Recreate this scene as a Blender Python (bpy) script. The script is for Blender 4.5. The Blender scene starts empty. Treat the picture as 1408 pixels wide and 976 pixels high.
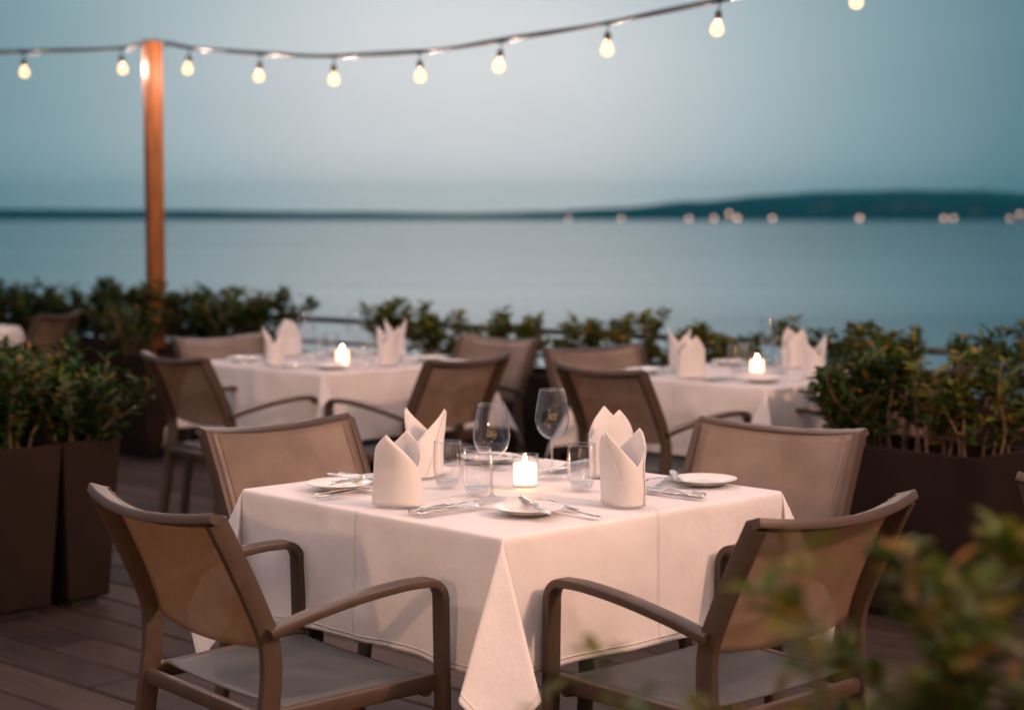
import bpy, bmesh, math, random, zlib, base64
import numpy as np
from mathutils import Vector, Matrix, noise
R = math.radians
BULB_W = 27.0           # watts per string bulb
C = bpy.context.scene.collection
random.seed(11)

# ------------------------------------------------------------------ helpers
def link(name, me, mat=None, parent=None, smooth=True):
    if mat is not None:
        me.materials.append(mat)
    if smooth:
        me.polygons.foreach_set('use_smooth', [True] * len(me.polygons))
    o = bpy.data.objects.new(name, me)
    C.objects.link(o)
    if parent is not None:
        o.parent = parent
    return o

def tag(o, label=None, cat=None, group=None, kind=None):
    if label: o['label'] = label
    if cat: o['category'] = cat
    if group: o['group'] = group
    if kind: o['kind'] = kind
    return o

def empty(name, label, cat, loc=(0, 0, 0), rz=0.0, group=None):
    o = bpy.data.objects.new(name, None)
    C.objects.link(o)
    o.empty_display_size = .1
    o.location = loc
    o.rotation_euler = (0, 0, rz)
    return tag(o, label, cat, group)

def copy_tree(src, loc=None, rz=None, label=None, group=None):
    c = src.copy(); C.objects.link(c)
    if loc is not None: c.location = loc
    if rz is not None: c.rotation_euler = (0, 0, rz)
    if label: c['label'] = label
    if group: c['group'] = group
    for ch in list(src.children):
        d = ch.copy(); C.objects.link(d); d.parent = c
        for g in list(ch.children):
            e = g.copy(); C.objects.link(e); e.parent = d
    return c

class MB:
    """collects shapes and links them as one mesh"""
    def __init__(s): s.v = []; s.f = []
    def add(s, vs, fs):
        n = len(s.v); s.v += [tuple(v) for v in vs]; s.f += [tuple(i + n for i in f) for f in fs]
    def box(s, c, d, M=None):
        x, y, z = d[0] / 2, d[1] / 2, d[2] / 2
        vs = [Vector((sx * x, sy * y, sz * z)) for sx in (-1, 1) for sy in (-1, 1) for sz in (-1, 1)]
        if M: vs = [M @ v for v in vs]
        vs = [v + Vector(c) for v in vs]
        s.add(vs, [(0, 1, 3, 2), (4, 6, 7, 5), (0, 4, 5, 1), (2, 3, 7, 6), (0, 2, 6, 4), (1, 5, 7, 3)])
    def tube(s, pts, r, n=8, cap=True):
        pts = [Vector(p) for p in pts]; m = len(pts)
        rs = r if isinstance(r, (list, tuple)) else [r] * m
        vs = []; up = Vector((0, 0, 1))
        side = None
        for i, p in enumerate(pts):
            t = (pts[min(i + 1, m - 1)] - pts[max(i - 1, 0)]).normalized()
            if side is None:
                side = t.cross(up)
                if side.length < 1e-3: side = Vector((1, 0, 0))
            side = (side - t * side.dot(t)).normalized(); b = t.cross(side)
            for k in range(n):
                a = 2 * math.pi * k / n
                vs.append(p + (side * math.cos(a) + b * math.sin(a)) * rs[i])
        fs = []
        for i in range(m - 1):
            for k in range(n):
                k2 = (k + 1) % n
                fs.append((i * n + k, i * n + k2, (i + 1) * n + k2, (i + 1) * n + k))
        if cap:
            fs.append(tuple(range(n - 1, -1, -1))); fs.append(tuple((m - 1) * n + k for k in range(n)))
        s.add(vs, fs)
    def bar(s, pts, w, t, lat, bev=.25, taper=None):
        """rounded rectangular section swept along pts; w along lat, t along the normal"""
        pts = [Vector(p) for p in pts]; m = len(pts); lat = Vector(lat).normalized()
        b = min(w, t) * bev
        hw, ht = w / 2, t / 2
        sec = []
        for cx, cy, a0 in ((hw - b, ht - b, 0), (-hw + b, ht - b, 90), (-hw + b, -ht + b, 180), (hw - b, -ht + b, 270)):
            for k in range(3):
                a = R(a0 + 45 * k); sec.append((cx + b * math.cos(a), cy + b * math.sin(a)))
        n = len(sec); vs = []
        for i, p in enumerate(pts):
            tg = (pts[min(i + 1, m - 1)] - pts[max(i - 1, 0)]).normalized()
            l = (lat - tg * lat.dot(tg)).normalized(); nn = tg.cross(l)
            for a, c in sec: vs.append(p + l * a + nn * c)
        fs = []
        for i in range(m - 1):
            for k in range(n):
                k2 = (k + 1) % n
                fs.append((i * n + k, i * n + k2, (i + 1) * n + k2, (i + 1) * n + k))
        fs.append(tuple(range(n - 1, -1, -1))); fs.append(tuple((m - 1) * n + k for k in range(n)))
        s.add(vs, fs)
    def lathe(s, prof, n=40, c=(0, 0, 0), close=False):
        vs = []; c = Vector(c)
        for (r, z) in prof:
            for k in range(n):
                a = 2 * math.pi * k / n
                vs.append(c + Vector((max(r, 1e-5) * math.cos(a), max(r, 1e-5) * math.sin(a), z)))
        fs = []; m = len(prof)
        for i in range(m - 1 + (1 if close else 0)):
            j = (i + 1) % m
            for k in range(n):
                k2 = (k + 1) % n
                fs.append((i * n + k, i * n + k2, j * n + k2, j * n + k))
        s.add(vs, fs)
    def mesh(s, name, fixn=True):
        me = bpy.data.meshes.new(name); me.from_pydata(s.v, [], s.f)
        if fixn:
            bm = bmesh.new(); bm.from_mesh(me); bmesh.ops.recalc_face_normals(bm, faces=bm.faces[:]); bm.to_mesh(me); bm.free()
        me.update(); return me
    def build(s, name, mat, parent=None, smooth=True, auto=None):
        me = s.mesh(name); o = link(name, me, mat, parent, smooth)
        if auto is not None and smooth:
            me.set_sharp_from_angle(angle=R(auto))
        return o

def smooth_pts(pts, n=6):
    """Catmull-Rom"""
    P = [Vector(p) for p in pts]; P = [P[0] * 2 - P[1]] + P + [P[-1] * 2 - P[-2]]
    out = []
    for i in range(1, len(P) - 2):
        a, b, c, d = P[i - 1:i + 3]
        for k in range(n):
            t = k / n
            out.append(.5 * ((2 * b) + (c - a) * t + (2 * a - 5 * b + 4 * c - d) * t * t + (3 * b - a - 3 * c + d) * t ** 3))
    out.append(P[-2]); return out

# ------------------------------------------------------------------ materials
def mat(name):
    m = bpy.data.materials.new(name); m.use_nodes = True
    nt = m.node_tree; nt.nodes.clear()
    out = nt.nodes.new('ShaderNodeOutputMaterial')
    return m, nt, out
def N(nt, t, **kw):
    n = nt.nodes.new(t)
    for k, v in kw.items():
        if k in n.inputs: n.inputs[k].default_value = v
        else: setattr(n, k, v)
    return n
def ramp(nt, fac, stops):
    r = nt.nodes.new('ShaderNodeValToRGB'); e = r.color_ramp.elements
    while len(e) < len(stops): e.new(.5)
    for x, (p, c) in zip(e, stops): x.position = p; x.color = (*c, 1)
    nt.links.new(fac, r.inputs['Fac']); return r
def pbr(name, col, rough=.5, metal=0, nscale=None, namp=.15, bump=0, bscale=200, coords='Object', stretch=None, spec=.5):
    m, nt, out = mat(name); L = nt.links.new
    p = N(nt, 'ShaderNodeBsdfPrincipled', Roughness=rough, Metallic=metal)
    p.inputs['Specular IOR Level'].default_value = spec
    p.inputs['Base Color'].default_value = (*col, 1)
    tc = N(nt, 'ShaderNodeTexCoord'); src = tc.outputs[coords]
    if stretch:
        mp = N(nt, 'ShaderNodeMapping'); mp.inputs['Scale'].default_value = stretch
        L(src, mp.inputs['Vector']); src = mp.outputs[0]
    if nscale:
        n = N(nt, 'ShaderNodeTexNoise', Scale=nscale, Detail=5.0); L(src, n.inputs['Vector'])
        r = ramp(nt, n.outputs['Fac'], [(.3, tuple(c * (1 - namp) for c in col)), (.7, tuple(min(1, c * (1 + namp)) for c in col))])
        L(r.outputs[0], p.inputs['Base Color'])
        mr = N(nt, 'ShaderNodeMapRange'); mr.inputs['To Min'].default_value = rough * .85; mr.inputs['To Max'].default_value = min(1, rough * 1.15)
        L(n.outputs['Fac'], mr.inputs['Value']); L(mr.outputs[0], p.inputs['Roughness'])
    if bump:
        n2 = N(nt, 'ShaderNodeTexNoise', Scale=bscale, Detail=3.0); L(src, n2.inputs['Vector'])
        b = N(nt, 'ShaderNodeBump', Strength=bump, Distance=.002); L(n2.outputs['Fac'], b.inputs['Height']); L(b.outputs[0], p.inputs['Normal'])
    L(p.outputs[0], out.inputs['Surface']); return m

M = {}
M['frame'] = pbr('bronze powder coat', (.068, .045, .031), .42, .0, nscale=30, namp=.1, bump=.12, bscale=900, spec=.4)
M['planter'] = pbr('brown planter', (.019, .011, .008), .62, 0, nscale=4, namp=.3, bump=.3, bscale=60, spec=.15)
M['soil'] = pbr('soil', (.02, .014, .01), 1, 0, nscale=60, namp=.5, bump=1, bscale=90)
M['post'] = pbr('timber post', (.19, .062, .008), .5, 0, nscale=6, namp=.45, bump=.6, bscale=40, stretch=(12, 12, 1), spec=.3)
M['cable'] = pbr('cable', (.05, .038, .03), .35, .2)
M['socket'] = pbr('socket', (.035, .018, .008), .5, .2)
M['rail'] = pbr('rail metal', (.045, .05, .055), .45, .3)
M['steel'] = pbr('steel', (.74, .68, .63), .24, 1.0, nscale=20, namp=.05)
M['china'] = pbr('china', (.80, .78, .75), .12, 0)
M['bark'] = pbr('bark', (.12, .075, .045), .9, 0, nscale=30, namp=.3)
M['wall'] = pbr('house wall', (.45, .40, .36), .8, 0, nscale=.2, namp=.1)
M['roof'] = pbr('roof tile', (.16, .08, .06), .8, 0)
M['brass'] = pbr('brass', (.30, .22, .12), .35, .8)
M['wood_table'] = pbr('table wood', (.16, .10, .06), .5, 0, nscale=8, namp=.2)

def emis(name, col, s):
    m, nt, out = mat(name)
    e = N(nt, 'ShaderNodeEmission', Strength=s); e.inputs['Color'].default_value = (*col, 1)
    nt.links.new(e.outputs[0], out.inputs['Surface']); return m
def make_bulb_glass():
    m, nt, out = mat('glowing frosted bulb'); L = nt.links.new
    e = N(nt, 'ShaderNodeEmission', Strength=3.6); e.inputs['Color'].default_value = (1, .60, .25, 1)
    t = N(nt, 'ShaderNodeBsdfTransparent'); mx = N(nt, 'ShaderNodeMixShader', Fac=.45)
    L(t.outputs[0], mx.inputs[1]); L(e.outputs[0], mx.inputs[2]); L(mx.outputs[0], out.inputs['Surface']); return m
M['bulb'] = make_bulb_glass()
M['flame'] = emis('flame glow', (1, .62, .30), 110)
M['window'] = emis('lit window', (1, .60, .45), 5.0)
M['assumed_lit_glass'] = emis('assumed lit restaurant window', (1, .58, .24), 9)  # glow of the assumed windows, added for highlights in the glasses
M['plaster'] = pbr('facade plaster', (.22, .17, .13), .8, 0, nscale=3, namp=.1)
M['lantern'] = emis('assumed lantern glow', (1, .58, .28), 30)

def make_sling(name='sling mesh fabric', ca=(.17, .124, .092), cb=(.31, .235, .18)):
    m, nt, out = mat(name); L = nt.links.new
    tc = N(nt, 'ShaderNodeTexCoord')
    p = N(nt, 'ShaderNodeBsdfPrincipled', Roughness=.42)
    p.inputs['Specular IOR Level'].default_value = .55
    w1 = N(nt, 'ShaderNodeTexNoise', Scale=420.0, Detail=2.0); L(tc.outputs['Object'], w1.inputs['Vector'])
    w2 = N(nt, 'ShaderNodeTexNoise', Scale=9.0, Detail=3.0); L(tc.outputs['Object'], w2.inputs['Vector'])
    a = N(nt, 'ShaderNodeMath', operation='ADD'); L(w1.outputs['Fac'], a.inputs[0]); L(w2.outputs['Fac'], a.inputs[1])
    h = N(nt, 'ShaderNodeMath', operation='MULTIPLY'); L(a.outputs[0], h.inputs[0]); h.inputs[1].default_value = .5
    r = ramp(nt, h.outputs[0], [(.35, ca), (.65, cb)]); L(r.outputs[0], p.inputs['Base Color'])
    b = N(nt, 'ShaderNodeBump', Strength=.35, Distance=.001); L(w1.outputs['Fac'], b.inputs['Height']); L(b.outputs[0], p.inputs['Normal'])
    tl = N(nt, 'ShaderNodeBsdfTranslucent'); tl.inputs['Color'].default_value = (.5, .24, .075, 1)
    m1 = N(nt, 'ShaderNodeMixShader', Fac=.2); L(p.outputs[0], m1.inputs[1]); L(tl.outputs[0], m1.inputs[2])
    tr = N(nt, 'ShaderNodeBsdfTransparent')
    m2 = N(nt, 'ShaderNodeMixShader', Fac=.21); L(m1.outputs[0], m2.inputs[1]); L(tr.outputs[0], m2.inputs[2])
    L(m2.outputs[0], out.inputs['Surface']); return m
M['sling'] = make_sling()
M['seat'] = make_sling('sky tinted seat mesh', (.07, .084, .09), (.14, .158, .165))  # same fabric as the backs, with the sky's blue sheen put into its colour

def make_cloth(name, crease):
    m, nt, out = mat(name); L = nt.links.new
    tc = N(nt, 'ShaderNodeTexCoord')
    p = N(nt, 'ShaderNodeBsdfPrincipled', Roughness=.92)
    p.inputs['Specular IOR Level'].default_value = .2
    p.inputs['Base Color'].default_value = (.82, .79, .77, 1)
    src = 'UV' if crease else 'Object'
    w = N(nt, 'ShaderNodeTexNoise', Scale=700.0, Detail=1.0); L(tc.outputs[src], w.inputs['Vector'])
    w3 = N(nt, 'ShaderNodeTexNoise', Scale=14.0, Detail=4.0, Roughness=.65); L(tc.outputs[src], w3.inputs['Vector'])
    cr = ramp(nt, w3.outputs['Fac'], [(.3, (.82, .80, .79)), (.7, (.87, .855, .845))]); L(cr.outputs[0], p.inputs['Base Color'])
    b0 = N(nt, 'ShaderNodeBump', Strength=.25, Distance=.0006); L(w.outputs['Fac'], b0.inputs['Height'])
    b1 = N(nt, 'ShaderNodeBump', Strength=.3, Distance=.009); L(w3.outputs['Fac'], b1.inputs['Height']); L(b0.outputs[0], b1.inputs['Normal'])
    last = b1
    if crease:
        sx = N(nt, 'ShaderNodeSeparateXYZ'); L(tc.outputs['UV'], sx.inputs[0])
        prev = None
        for ax in (0, 1):
            # pressed fold lines through the middle, hem line near the edge (UV in metres)
            for off, wd, amp in ((0.012, .006, 1.0), (.728, .003, .5), (-.728, .003, .5)):
                s1 = N(nt, 'ShaderNodeMath', operation='SUBTRACT'); L(sx.outputs[ax], s1.inputs[0]); s1.inputs[1].default_value = off
                s2 = N(nt, 'ShaderNodeMath', operation='ABSOLUTE'); L(s1.outputs[0], s2.inputs[0])
                s3 = N(nt, 'ShaderNodeMapRange'); L(s2.outputs[0], s3.inputs['Value'])
                s3.inputs['From Max'].default_value = wd; s3.inputs['To Min'].default_value = amp; s3.inputs['To Max'].default_value = 0
                if prev is None: prev = s3
                else:
                    ad = N(nt, 'ShaderNodeMath', operation='ADD'); L(prev.outputs[0], ad.inputs[0]); L(s3.outputs[0], ad.inputs[1]); prev = ad
        b2 = N(nt, 'ShaderNodeBump', Strength=.8, Distance=.0045); L(prev.outputs[0], b2.inputs['Height']); L(b1.outputs[0], b2.inputs['Normal']); last = b2
    L(last.outputs[0], p.inputs['Normal'])
    tl = N(nt, 'ShaderNodeBsdfTranslucent'); tl.inputs['Color'].default_value = (.8, .74, .7, 1); L(last.outputs[0], tl.inputs['Normal'])
    mx = N(nt, 'ShaderNodeMixShader', Fac=.18); L(p.outputs[0], mx.inputs[1]); L(tl.outputs[0], mx.inputs[2])
    L(mx.outputs[0], out.inputs['Surface']); return m
M['cloth'] = make_cloth('white table linen', True)
M['napkin'] = make_cloth('white napkin linen', False)

def make_glass():
    m, nt, out = mat('thin clear glass'); L = nt.links.new
    ge = N(nt, 'ShaderNodeNewGeometry')
    dt = N(nt, 'ShaderNodeVectorMath', operation='DOT_PRODUCT'); L(ge.outputs['Normal'], dt.inputs[0]); L(ge.outputs['Incoming'], dt.inputs[1])
    ab = N(nt, 'ShaderNodeMath', operation='ABSOLUTE'); L(dt.outputs['Value'], ab.inputs[0])
    om = N(nt, 'ShaderNodeMath', operation='SUBTRACT'); om.inputs[0].default_value = 1; L(ab.outputs[0], om.inputs[1])
    pw = N(nt, 'ShaderNodeMath', operation='POWER'); L(om.outputs[0], pw.inputs[0]); pw.inputs[1].default_value = 3.6
    f = N(nt, 'ShaderNodeMapRange'); L(pw.outputs[0], f.inputs['Value']); f.inputs['To Min'].default_value = .035; f.inputs['To Max'].default_value = .95
    g = N(nt, 'ShaderNodeBsdfGlossy', Roughness=.015); g.inputs['Color'].default_value = (1, 1, 1, 1)
    t = N(nt, 'ShaderNodeBsdfTransparent'); t.inputs['Color'].default_value = (.99, .992, .995, 1)
    mx = N(nt, 'ShaderNodeMixShader'); L(f.outputs[0], mx.inputs[0]); L(t.outputs[0], mx.inputs[1]); L(g.outputs[0], mx.inputs[2])
    L(mx.outputs[0], out.inputs['Surface']); return m
M['glass'] = make_glass()
def make_thick_glass():
    m, nt, out = mat('thick clear glass'); L = nt.links.new
    g = N(nt, 'ShaderNodeBsdfGlossy', Roughness=.08); t = N(nt, 'ShaderNodeBsdfTransparent'); t.inputs['Color'].default_value = (.98, .985, .99, 1)
    mx = N(nt, 'ShaderNodeMixShader', Fac=.30); L(t.outputs[0], mx.inputs[1]); L(g.outputs[0], mx.inputs[2])
    L(mx.outputs[0], out.inputs['Surface']); return m
M['tglass'] = make_thick_glass()
def make_solid_glass():
    m, nt, out = mat('solid glass'); L = nt.links.new
    p = N(nt, 'ShaderNodeBsdfPrincipled', Roughness=.01, IOR=1.5); p.inputs['Transmission Weight'].default_value = 1
    p.inputs['Base Color'].default_value = (1, 1, 1, 1)
    L(p.outputs[0], out.inputs['Surface']); return m
M['sglass'] = make_solid_glass()
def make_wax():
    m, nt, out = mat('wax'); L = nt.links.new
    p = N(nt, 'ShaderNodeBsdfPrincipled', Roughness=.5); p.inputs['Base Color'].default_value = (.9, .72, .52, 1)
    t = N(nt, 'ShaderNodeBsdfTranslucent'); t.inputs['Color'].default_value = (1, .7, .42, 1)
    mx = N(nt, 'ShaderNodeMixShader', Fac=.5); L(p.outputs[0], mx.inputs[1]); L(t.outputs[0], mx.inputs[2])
    e = N(nt, 'ShaderNodeEmission', Strength=2.0); e.inputs['Color'].default_value = (1, .66, .46, 1)   # own emission stands in for flame light glowing through the wax
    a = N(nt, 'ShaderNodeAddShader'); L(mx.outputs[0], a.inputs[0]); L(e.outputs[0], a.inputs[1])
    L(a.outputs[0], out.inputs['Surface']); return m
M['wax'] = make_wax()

def make_leaf(name, c0, c1, c2):
    m, nt, out = mat(name); L = nt.links.new
    g = N(nt, 'ShaderNodeNewGeometry')
    r = ramp(nt, g.outputs['Random Per Island'], [(0, c0), (.55, c1), (.88, c2), (1, (.30, .13, .02))])
    p = N(nt, 'ShaderNodeBsdfPrincipled', Roughness=.5); L(r.outputs[0], p.inputs['Base Color']); p.inputs['Specular IOR Level'].default_value = .22
    t = N(nt, 'ShaderNodeBsdfTranslucent'); L(r.outputs[0], t.inputs['Color'])
    mx = N(nt, 'ShaderNodeMixShader', Fac=.25); L(p.outputs[0], mx.inputs[1]); L(t.outputs[0], mx.inputs[2])
    L(mx.outputs[0], out.inputs['Surface']); return m
M['leaf'] = make_leaf('dark leaves', (.014, .040, .012), (.030, .075, .016), (.095, .125, .018))
M['leaf2'] = make_leaf('yellow green leaves', (.030, .062, .012), (.075, .115, .015), (.16, .15, .018))

def make_deck():
    m, nt, out = mat('deck boards'); L = nt.links.new
    tc = N(nt, 'ShaderNodeTexCoord'); g = N(nt, 'ShaderNodeNewGeometry')
    mp = N(nt, 'ShaderNodeMapping'); mp.inputs['Scale'].default_value = (1.2, 60, 60); L(tc.outputs['Object'], mp.inputs[0])
    n = N(nt, 'ShaderNodeTexNoise', Scale=2.0, Detail=6.0); L(mp.outputs[0], n.inputs['Vector'])
    n2 = N(nt, 'ShaderNodeTexNoise', Scale=3.0, Detail=5.0); L(tc.outputs['Object'], n2.inputs['Vector'])
    r1 = ramp(nt, g.outputs['Random Per Island'], [(0, (.044, .030, .024)), (1, (.095, .063, .049))])
    r2 = ramp(nt, n.outputs['Fac'], [(.3, (.5, .5, .5)), (.7, (1.2, 1.2, 1.2))])
    r3 = ramp(nt, n2.outputs['Fac'], [(.3, (.75, .75, .78)), (.7, (1.1, 1.1, 1.1))])
    mu = N(nt, 'ShaderNodeMix', data_type='RGBA', blend_type='MULTIPLY'); mu.inputs[0].default_value = 1
    L(r1.outputs[0], mu.inputs[6]); L(r2.outputs[0], mu.inputs[7])
    mv = N(nt, 'ShaderNodeMix', data_type='RGBA', blend_type='MULTIPLY'); mv.inputs[0].default_value = 1
    L(mu.outputs[2], mv.inputs[6]); L(r3.outputs[0], mv.inputs[7])
    p = N(nt, 'ShaderNodeBsdfPrincipled', Roughness=.65); p.inputs['Specular IOR Level'].default_value = .25; L(mv.outputs[2], p.inputs['Base Color'])
    w = N(nt, 'ShaderNodeTexWave', Scale=14.0, Distortion=.4); w.bands_direction = 'Y'; L(tc.outputs['Object'], w.inputs['Vector'])
    b = N(nt, 'ShaderNodeBump', Strength=.35, Distance=.002); L(w.outputs['Fac'], b.inputs['Height'])
    b2 = N(nt, 'ShaderNodeBump', Strength=.3, Distance=.002); L(n.outputs['Fac'], b2.inputs['Height']); L(b.outputs[0], b2.inputs['Normal'])
    L(b2.outputs[0], p.inputs['Normal']); L(p.outputs[0], out.inputs['Surface']); return m
M['deck'] = make_deck()
def make_water():
    m, nt, out = mat('lake water'); L = nt.links.new
    tc = N(nt, 'ShaderNodeTexCoord')
    mp = N(nt, 'ShaderNodeMapping'); mp.inputs['Scale'].default_value = (.5, 1.0, 1); L(tc.outputs['Object'], mp.inputs[0])
    n = N(nt, 'ShaderNodeTexNoise', Scale=1.3, Detail=6.0); L(mp.outputs[0], n.inputs['Vector'])
    mp2 = N(nt, 'ShaderNodeMapping'); mp2.inputs['Scale'].default_value = (.004, .02, 1); L(tc.outputs['Object'], mp2.inputs[0])
    n2 = N(nt, 'ShaderNodeTexNoise', Scale=1.0, Detail=4.0); L(mp2.outputs[0], n2.inputs['Vector'])
    mr = N(nt, 'ShaderNodeMapRange'); L(n2.outputs['Fac'], mr.inputs['Value']); mr.inputs['From Min'].default_value = .3; mr.inputs['From Max'].default_value = .7
    mr.inputs['To Min'].default_value = .07; mr.inputs['To Max'].default_value = .16
    p = N(nt, 'ShaderNodeBsdfPrincipled', IOR=1.33); p.inputs['Base Color'].default_value = (.04, .095, .115, 1)
    L(mr.outputs[0], p.inputs['Roughness'])
    b = N(nt, 'ShaderNodeBump', Strength=.25, Distance=.03); L(n.outputs['Fac'], b.inputs['Height']); L(b.outputs[0], p.inputs['Normal'])
    L(p.outputs[0], out.inputs['Surface']); return m
M['water'] = make_water()
M['hill'] = pbr('wooded hill', (.008, .085, .10), 1, 0, nscale=.01, namp=.4, coords='Object', spec=.1)  # teal of the distant haze put into the woods' base colour
M['under'] = pbr('deck underside', (.02, .016, .014), 1)

# ------------------------------------------------------------------ world, camera
sc = bpy.context.scene
w = bpy.data.worlds.new('World'); sc.world = w; w.use_nodes = True
nt = w.node_tree; nt.nodes.clear(); L = nt.links.new
out = N(nt, 'ShaderNodeOutputWorld'); bg = N(nt, 'ShaderNodeBackground', Strength=1.0)
sky = N(nt, 'ShaderNodeTexSky'); sky.sky_type = 'NISHITA'; sky.sun_disc = False
sky.sun_elevation = R(-3); sky.sun_rotation = R(0); sky.air_density = 1.5; sky.dust_density = 3
tc = N(nt, 'ShaderNodeTexCoord'); sp = N(nt, 'ShaderNodeSeparateXYZ'); L(tc.outputs['Generated'], sp.inputs[0])
# brightness of the overcast dusk sky: brightest low over the lake, falling off towards the zenith; falloff to both sides is lens vignetting painted into the sky
vn = N(nt, 'ShaderNodeVectorMath', operation='DOT_PRODUCT'); L(tc.outputs['Generated'], vn.inputs[0])
VIGNETTE_AXIS = Vector((-.025, 1, .05)).normalized(); vn.inputs[1].default_value = VIGNETTE_AXIS
ac = N(nt, 'ShaderNodeMath', operation='ARCCOSINE'); L(vn.outputs['Value'], ac.inputs[0])
dg = N(nt, 'ShaderNodeMath', operation='DIVIDE'); L(ac.outputs[0], dg.inputs[0]); dg.inputs[1].default_value = math.pi
rp = ramp(nt, dg.outputs[0], [(0, (.76, .76, .77)), (4 / 180, (.69, .71, .73)), (8 / 180, (.48, .56, .60)), (12 / 180, (.29, .41, .45)), (17 / 180, (.13, .25, .30)), (.25, (.165, .215, .285)), (.6, (.155, .19, .265)), (1, (.04, .05, .065))])
mxw = N(nt, 'ShaderNodeMix', data_type='RGBA', blend_type='ADD'); mxw.inputs[0].default_value = .05
cn = N(nt, 'ShaderNodeTexNoise', Scale=3.0, Detail=4.0); mpw = N(nt, 'ShaderNodeMapping'); mpw.inputs['Scale'].default_value = (1, 1, 5)
L(tc.outputs['Generated'], mpw.inputs[0]); L(mpw.outputs[0], cn.inputs['Vector'])
cr = ramp(nt, cn.outputs['Fac'], [(.3, (.95, .95, .955)), (.7, (1.04, 1.035, 1.03))])
mc = N(nt, 'ShaderNodeMix', data_type='RGBA', blend_type='MULTIPLY'); mc.inputs[0].default_value = 1
L(rp.outputs[0], mc.inputs[6]); L(cr.outputs[0], mc.inputs[7])
L(mc.outputs[2], mxw.inputs[6]); L(sky.outputs[0], mxw.inputs[7]); L(mxw.outputs[2], bg.inputs['Color']); L(bg.outputs[0], out.inputs['Surface'])

cd = bpy.data.cameras.new('camera'); cam = bpy.data.objects.new('camera', cd); C.objects.link(cam)
cam.location = (0, 0, 1.4); PITCH = math.atan(193 / 2500)
cam.rotation_euler = (math.pi / 2 - PITCH, 0, 0)
cd.sensor_width = 36; cd.lens = 36 * 2500 / 1408; cd.clip_end = 60000; cd.clip_start = .05
cd.dof.use_dof = True; cd.dof.focus_distance = 3.95; cd.dof.aperture_fstop = 2.6; cd.dof.aperture_blades = 0
sc.camera = cam
sc.view_settings.view_transform = 'Standard'; sc.view_settings.look = 'None'; sc.view_settings.gamma = 1; sc.view_settings.exposure = 0
cy = sc.cycles; cy.use_denoising = True; cy.sample_clamp_indirect = 4; cy.caustics_reflective = False; cy.caustics_refractive = False
cy.max_bounces = 10; cy.transparent_max_bounces = 24; cy.use_light_tree = True; cy.volume_bounces = 0
HAZE = True; LANT = (300, 700); CROT = 0

# ------------------------------------------------------------------ setting
RAILDIR = Vector((.774, -.633, 0)); RAIL0 = Vector((-1.12, 10.58, 0)); INW = Vector((-.633, -.774, 0))
BA = R(-43.9)                                   # direction of the deck boards
def deck():
    mb = MB(); rnd = random.Random(5)
    u = Vector((math.cos(BA), math.sin(BA), 0)); v = Vector((-u.y, u.x, 0))
    bw = .188; k0 = 2.764 / bw
    for i in range(-52, 40):
        c = 2.764 + i * bw                       # distance of the board's lower edge from the origin along v
        if c > 7.0: continue
        x = -16 + rnd.uniform(0, 3)
        if i == 0: x = -1.19 - 8 * 3.1 / 3.1
        while x < 14:
            L_ = rnd.choice((2.4, 3.0, 3.6)); x1 = x + L_
            if x1 > -13 and x < 12:
                a, b = x + .004, x1 - .004; lo, hi = c + .006, c + bw - .006; zt = rnd.uniform(-.0012, 0)
                ch = .005
                vs = [(a, lo, -.028), (b, lo, -.028), (b, hi, -.028), (a, hi, -.028), (a, lo, zt - ch), (b, lo, zt - ch), (b, hi, zt - ch), (a, hi, zt - ch),
                      (a + ch, lo + ch, zt), (b - ch, lo + ch, zt), (b - ch, hi - ch, zt), (a + ch, hi - ch, zt)]
                mb.add(vs, [(0, 1, 5, 4), (1, 2, 6, 5), (2, 3, 7, 6), (3, 0, 4, 7), (4, 5, 9, 8), (5, 6, 10, 9), (6, 7, 11, 10), (7, 4, 8, 11), (8, 9, 10, 11)])
            x = x1
    o = link('deck', mb.mesh('deck'), M['deck'], None, False); o.rotation_euler = (0, 0, BA); tag(o, kind='structure')
    b = MB(); b.box((-1, -.9, -.14), (26, 15.6, .2)); s = link('deck_base', b.mesh('deck_base'), M['under'], None, False)
    s.rotation_euler = (0, 0, BA); tag(s, kind='structure')
deck()
def sheet(name, x0, x1, y0, y1, z, m, n=1):
    mb = MB(); mb.add([(x0, y0, z), (x1, y0, z), (x1, y1, z), (x0, y1, z)], [(0, 1, 2, 3)])
    return tag(link(name, mb.mesh(name), m, None, False), kind='structure')
sheet('lake_water', -30000, 30000, -300, 45000, -6.0, M['water'])

def hill(name, y0, depth, prof, seed, zb=-7):
    """wooded ridge: prof = [(x, crest height)]; a terrain sheet rising from the shore and falling behind"""
    rnd = random.Random(seed); mb = MB(); xs = []; nx = 260; ny = 14
    x0, x1 = prof[0][0], prof[-1][0]
    def H(x):
        for (a, ha), (b, hb) in zip(prof, prof[1:]):
            if a <= x <= b:
                t = (x - a) / (b - a); t = t * t * (3 - 2 * t); return ha + (hb - ha) * t
        return prof[-1][1]
    vs = []
    for j in range(ny + 1):
        t = j / ny; s = math.sin(math.pi * min(1, t * 1.05)) ** .7 if t < .96 else 0
        for i in range(nx + 1):
            x = x0 + (x1 - x0) * i / nx
            nz = noise.fractal(Vector((x / 160, t * 3 + seed, 0)), .9, 2.2, 4)
            z = zb + (H(x) - zb) * s * (1 + .07 * nz)
            vs.append((x, y0 + depth * t + 25 * nz, z))
    fs = [(j * (nx + 1) + i, j * (nx + 1) + i + 1, (j + 1) * (nx + 1) + i + 1, (j + 1) * (nx + 1) + i) for j in range(ny) for i in range(nx)]
    mb.add(vs, fs); return tag(link(name, mb.mesh(name), M['hill']), kind='structure')
def cx(px, d): return (px - 704) / 2500 * d
def cz(py, d): return 1.4 + (295 - py) / 2500 * d
d = 2950
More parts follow.
